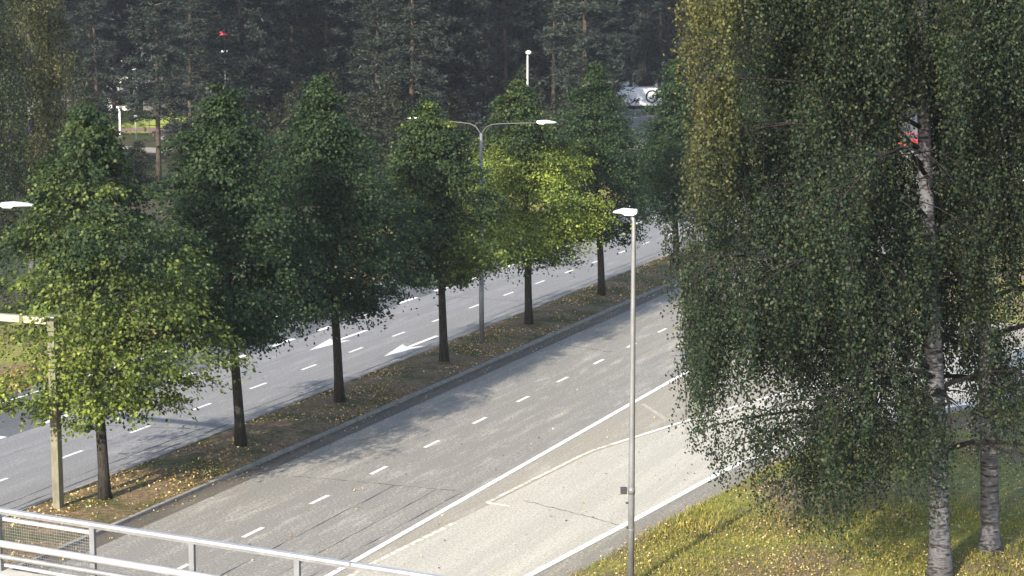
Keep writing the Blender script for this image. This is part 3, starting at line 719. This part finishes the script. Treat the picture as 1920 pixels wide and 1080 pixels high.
L1 = at(903, 650); e = empty('street_lamp', (L1.x, L1.y, 0.1)); tag(e, 'tall double armed street lamp standing in the median between the lindens', 'street lamp')
MB().tube([(0, 0, 0), (0, 0, 3.0), (0, 0, 3.02), (0, 0, 8.95)], [.11, .105, .075, .06], 14).build('pole', M['galv_pole'], e)
for sgn in (1, -1):
    d = perp * sgn
    pts = [Vector((0, 0, 8.9)) + d * a + Vector((0, 0, b_)) for a, b_ in ((0, 0), (.08, .12), (.25, .33), (.5, .43), (.9, .47), (1.6, .51), (2.6, .56))]
    MB().tube(pts, .023, 8).build('arm', M['dark_steel'], e)
    lamp_head('lamp_head', e, Vector((0, 0, 8.9)) + d * 2.65 + Vector((0, 0, .58)), d, 0.7)
# near lamp
P2 = lift(1186, 700, 53.2); e = empty('street_lamp', (P2.x, P2.y, 0.05)); tag(e, 'single armed grey street lamp in the foreground with a small black box on its pole', 'street lamp')
ztop = zat(402, 53.2)
MB().tube([(0, 0, 0), (0, 0, 3.3), (0, 0, ztop - .45), (-.005, 0, ztop - .2), (-.05, .02, ztop - .06)], [.088, .080, .055, .052, .05], 16).build('pole', M['galv_pole'], e)
lamp_head('lamp_head', e, Vector((-0.02, 0.0, ztop)), perp + Vector((0, -0.25, 0)), 0.5)
zb = zat(923, 53.2)
MB().box((-0.20, -0.02, zb), (0.17, 0.13, 0.17)).build('control_box', M['black'], e, .01)
MB().tube([(0, 0, zb - .09), (0, 0, zb + .09)], .093, 14).build('clamp_band', M['galv'], e)
MB().box((-0.115, -.01, zb - .33), (.07, .05, .04)).build('bracket', M['black'], e)
MB().box((-0.10, -.01, zb - .98), (.05, .05, .06)).build('bracket', M['black'], e)
MB().tube([(0, 0, zb - 1.06), (0, 0, zb - 1.02)], .086, 14).build('joint_ring', M['galv'], e)
# lamp whose head pokes in at the left edge
P3 = far(-60, 59.5); e = empty('street_lamp', (P3.x, P3.y, 0)); tag(e, 'street lamp outside the left edge, its white head reaching into view', 'street lamp')
MB().tube([(0, 0, 0), (0, 0, 9.1), (0.05, 0, 9.22), (.5, 0, 9.26)], [.1, .06, .05, .045], 12).build('pole', M['galv_pole'], e)
lamp_head('lamp_head', e, Vector((.95, 0, 9.30)), (1, 0, 0), 0.8)
# far white lamp
P4 = far(989, 176); e = empty('street_lamp', (P4.x, P4.y, 0)); tag(e, 'white far street lamp with a round head against the dark forest', 'street lamp')
MB().tube([(0, 0, 0), (0, 0, zat(104, 176))], [.10, .065], 10).build('pole', M['lamp_white'], e)
hb = MB(); zl = zat(103, 176); hb.tube([(0.08, 0, zl + .02), (0.08, 0, zl + .1), (0.08, 0, zl + .28), (0.08, 0, zl + .38)], [.10, .24, .24, .08], 12); hb.build('lamp_head', M['lamp_white'], e)
P5 = far(225, 199); e = empty('marker_post', (P5.x, P5.y, 0)); tag(e, 'white post beside the path in the clearing at left', 'post')
MB().tube([(0, 0, 0), (0, 0, 2.7)], [.09, .08], 10).build('post', M['white_wall'], e); MB().tube([(0, 0, 2.7), (0, 0, 2.95)], [.16, .05], 10).build('cap', M['galv'], e); MB().box((0, 0, .1), (.5, .5, .25)).build('foot', M['black'], e)
P6 = far(255, 196); e = empty('thin_pole', (P6.x, P6.y, 0)); tag(e, 'thin grey pole beside the path in the clearing, right of the white post', 'post')
MB().tube([(0, 0, 0), (0, 0, 2.3)], .05, 8).build('pole', M['galv'], e); MB().box((0, 0, 2.15), (.3, .05, .3)).build('plate', M['galv'], e)

# ------------------------------------------------------------------ steel sign gantry at the left
G = at(110, 962); gr = empty('sign_gantry', (G.x, G.y, 0), -TH); tag(gr, 'weathered square steel gantry post with a beam reaching out of the left edge', 'gantry')
hG = 5.75
MB().box((0, 0, hG / 2), (.24, .24, hG)).build('post', M['mossy'], gr, .01)
MB().box((-6.0, 0, hG + .0), (11.7, .22, .2)).build('beam', M['mossy_pale'], gr, .01)
MB().box((0, 0, hG + .13), (.34, .34, .05)).build('cap_plate', M['galv_bright'], gr)
MB().box((0, 0, .02), (.45, .45, .05)).build('base_plate', M['galv'], gr)

# ------------------------------------------------------------------ footbridge with railing in the foreground
d2_ = 31.8; Q = lift(557, 1038, d2_); zt = Q.z; phi = math.atan2(.469, -.883)
br = empty('footbridge', (Q.x, Q.y, 0), phi); tag(br, 'concrete footbridge with a galvanised steel railing crossing the foreground', 'bridge')
# local x runs to the left-far end; post k stands at x = 2k
zd = zt - 1.12
MB().box((4, 2.35, zd - .2), (60, 4.6, .4)).build('deck', M['concrete'], br)
MB().box((4, 0.02, zd - .2), (60, .34, .46)).build('edge_beam', M['concrete'], br, .02)
MB().box((4, 2.3, zd - .75), (60, 1.6, .7)).build('girder', M['concrete'], br)
for sx in (24, -24): MB().box((sx, 2.3, (zd - 1.1) / 2), (.8, 2.2, zd - 1.1)).build('pier', M['concrete'], br, .05)
for a_, b_ in ((-9.0, -1.0), (-.985, 30)): MB().box(((a_ + b_) / 2, 0, zt - .03), (b_ - a_, .10, .05)).build('top_rail', M['galv_bright'], br, .006)
MB().box((10, 0.0, zt - .08), (38, .05, .04)).build('rail_channel', M['galv'], br)
for k in range(-4, 15): MB().box((2 * k, 0, zt - .60), (.10, .06, 1.02)).build('post', M['galv'], br, .004)
MB().tube([(-9, .16, zt - .56), (30, .16, zt - .56)], .062, 12).build('round_rail', M['galv_bright'], br)
MB().tube([(-9, .10, zt - .80), (30, .10, zt - .80)], .048, 12).build('lower_rail', M['galv'], br)
for seg in range(4):
    x0 = 4.06 + seg * 6; x1 = x0 + 5.9; fr = MB(); y = -.07
    fr.box(((x0 + x1) / 2, y, zt - .20), (x1 - x0, .05, .06)); fr.box(((x0 + x1) / 2, y, zt - 1.0), (x1 - x0, .05, .05))
    fr.box((x0, y, zt - .60), (.07, .04, .80)); fr.box((x1, y, zt - .60), (.07, .04, .80))
    f_o = fr.build('panel_frame', M['galv_bright'], br)
    wm = MB(); nw = int((x1 - x0) / .05)
    for i in range(1, nw): wm.box((x0 + i * .05, y, zt - .60), (.0045, .0045, .78))
    for i in range(1, 16): wm.box(((x0 + x1) / 2, y + .005, zt - .98 + i * .05), (x1 - x0, .0045, .0045))
    wm.build('wire_mesh', M['galv'], f_o)

# ------------------------------------------------------------------ things behind the trees
def car(name, loc, rz, paint, label, cat='car', L=4.4, w=1.75, hh=1.45):
    e = empty(name, loc, rz); tag(e, label, cat)
    MB().prism([(-L / 2, .35), (-L / 2 + .05, .75), (-L * .30, .88), (L * .28, .92), (L / 2 - .02, .85), (L / 2, .35)], -w / 2, w / 2).build('body', M[paint], e, .05)
    MB().prism([(-L * .30, .88), (-L * .16, hh), (L * .20, hh), (L * .36, .92)], -w / 2 + .12, w / 2 - .12).build('cabin', M[paint], e, .04)
    for sy in (-1, 1):
        y = sy * (w / 2 - .117); MB().prism([(-L * .27, .92), (-L * .155, hh - .07), (L * .19, hh - .07), (L * .32, .95)], min(y, y + sy * .01), max(y, y + sy * .01)).build('window', M['glass'], e)
        for sx in (-1, 1):
            wh = MB().tube([(sx * L * .31, sy * (w / 2 - .2), .32), (sx * L * .31, sy * (w / 2 + .01), .32)], .32, 18).build('wheel', M['rubber'], e)
            MB().tube([(sx * L * .31, sy * (w / 2 - .1), .32), (sx * L * .31, sy * (w / 2 + .02), .32)], .19, 14).build('rim', M['galv'], wh)
    for sx, nm in ((-1, 'windscreen'), (1, 'rear_window')):
        x0 = sx * L * (.30 if sx < 0 else .345); x1 = sx * L * (.17 if sx < 0 else .21)
        MB().poly([(x0 + sx * .005, -w / 2 + .22, .94), (x1 + sx * .02, -w / 2 + .25, hh - .04), (x1 + sx * .02, w / 2 - .25, hh - .04), (x0 + sx * .005, w / 2 - .22, .94)]).build(nm, M['glass'], e)
    return e
car('parked_car', far(330, 196), 0.25, 'dark_car', 'dark parked car half hidden by the pine at the clearing')
car('parked_car', far(1697, 186), 0.1, 'red', 'bright red car glimpsed through the weeping birch')
car('parked_car', W(130.5, -10.0), 1.2, 'white_car', 'pale car on the side road behind the birches')
# white lorry with a big round wheel emblem
e = empty('white_lorry', far(1198, 230), 0.05); tag(e, 'white lorry parked at the forest edge above the sixth linden', 'lorry')
MB().box((0.1, 0, 1.95), (4.4, 2.3, 1.9)).build('cargo_box', M['white_car'], e, .05)
MB().prism([(-2.15, .5), (-3.6, .5), (-3.6, 1.4), (-3.2, 2.3), (-2.15, 2.4)], -1.05, 1.05).build('cab', M['white_car'], e, .08)
MB().box((-.6, 0, .75), (5.6, 1.0, .3)).build('chassis', M['black'], e)
for sx in (-2.7, 1.3):
    for sy in (-1, 1): MB().tube([(sx, sy * .8, .48), (sx, sy * 1.1, .48)], .48, 18).build('wheel', M['rubber'], e)
rg = MB(); 
for k in range(24):
    a = k / 24 * 6.2832; a2 = (k + 1) / 24 * 6.2832
    rg.tube([(1.25 + .62 * math.cos(a), -1.18, 2.0 + .62 * math.sin(a)), (1.25 + .62 * math.cos(a2), -1.18, 2.0 + .62 * math.sin(a2))], .09, 6)
rg.build('ring_emblem', M['black'], e)
# red pylon sign
e = empty('red_sign', far(424, 170), 0.0); tag(e, 'small red sign on a grey mast seen through the pines at upper left', 'sign')
MB().tube([(0, .12, 0), (0, .12, zat(50, 170))], .05, 8).build('mast', M['dark_steel'], e); MB().box((0, 0, zat(62, 170)), (.7, .12, .36)).build('panel', M['red'], e, .03)
MB().box((0, 0, zat(96, 170)), (.5, .12, .14)).build('white_panel', M['white_wall'], e, .03)
# white house behind the clearing
e = empty('white_house', far(300, 226), 0.06); tag(e, 'white rendered house with a grey canopy behind the clearing at left', 'house')
MB().box((0, 4, 3.6), (11, 8, 7.2)).build('wall', M['white_wall'], e)
rf = MB().prism([(-6, 7.2), (6, 7.2), (0, 10.2)], -.6, 8.6).build('roof', M['roof'], e)
MB().box((2.8, 4, 9.7), (.7, .7, 1.4)).build('chimney', M['brown'], rf)
MB().box((-1.5, -1.3, 2.75), (9.5, 2.6, .35)).build('canopy', M['roof'], e)
for wx in (-3.8, -1.2, 1.4, 4.0):
    wo = MB().box((wx, -.02, 5.2), (1.3, .08, 1.4)).build('window', M['glass'], e); MB().box((wx, -.07, 4.42), (1.5, .16, .08)).build('sill', M['galv'], wo); MB().box((wx, -.065, 5.2), (.06, .03, 1.4)).build('mullion', M['white_wall'], wo)
dr = MB().box((1.2, -.03, 1.1), (1.1, .1, 2.2)).build('door', M['brown'], e); MB().box((1.6, -.1, 1.05), (.05, .06, .2)).build('handle', M['galv'], dr)
# sunlit lawn bank in front of it, with a low board fence at its foot
def bank():
    mb = MB(); n = 24; vs_ = []
    for i in range(n + 1):
        f = i / n; a = far(150 + f * 220, 203); 
        for j in range(7): g = j / 6; vs_.append((a.x, a.y + g * 7.5, -0.02 + 1.75 * (3 * g * g - 2 * g ** 3)))
    mb.v = vs_; mb.f = [(i * 7 + j, (i + 1) * 7 + j, (i + 1) * 7 + j + 1, i * 7 + j + 1) for i in range(n) for j in range(6)]; mb.sm = [True] * len(mb.f)
    o = mb.build('lawn_bank', M['lawn']); o['kind'] = 'structure'
bank()
e = empty('board_fence', far(262, 202.5), 0.0); tag(e, 'low dark board fence at the foot of the sunlit lawn', 'fence')
MB().box((0, 0, .45), (9.5, .06, .4)).build('board', M['brown'], e)
for k in range(6): MB().box((-4.6 + k * 1.84, .0, 1.0 if k in (1, 3) else .4), (.1, .1, 2.0 if k in (1, 3) else .8)).build('post', M['brown'], e)
# blue-grey site cabin and small kiosk between the pines
e = empty('site_cabin', far(868, 226), 0.1); tag(e, 'blue grey cabin glimpsed between the fourth and fifth lindens', 'cabin')
MB().box((0, 0, 1.4), (3.6, 2.4, 2.6)).build('wall', M['grey_blue'], e); MB().box((0, 0, 2.78), (3.8, 2.6, .14)).build('roof', M['galv'], e); MB().box((-.6, -1.21, 1.7), (1.0, .05, .8)).build('window', M['glass'], e)
e = empty('transformer_kiosk', far(1050, 224), 0.0); tag(e, 'small pale blue kiosk just right of the bare pine trunk', 'kiosk')
MB().box((0, 0, 1.1), (1.0, .9, 2.1)).build('cabinet', M['grey_blue'], e); MB().prism([(-.6, 2.15), (.6, 2.15), (.5, 2.35), (-.5, 2.35)], -.55, .55).build('roof', M['white_wall'], e); MB().box((.33, -.47, 1.2), (.22, .04, 1.7)).build('door', M['white_wall'], e)

# haze over the distance
hz = NT('haze_air'); hz.t.nodes.remove(hz.b)
pv = hz.n('ShaderNodeVolumePrincipled'); pv.inputs['Color'].default_value = (0.80, 0.86, 1.0, 1); pv.inputs['Density'].default_value = 0.00018; pv.inputs['Anisotropy'].default_value = 0.2
hz.l(pv.outputs[0], hz.out.inputs['Volume'])
hb_ = MB().box((0, 140, 14.5), (700, 420, 31.2)).build('haze', hz.m); hb_['kind'] = 'stuff'
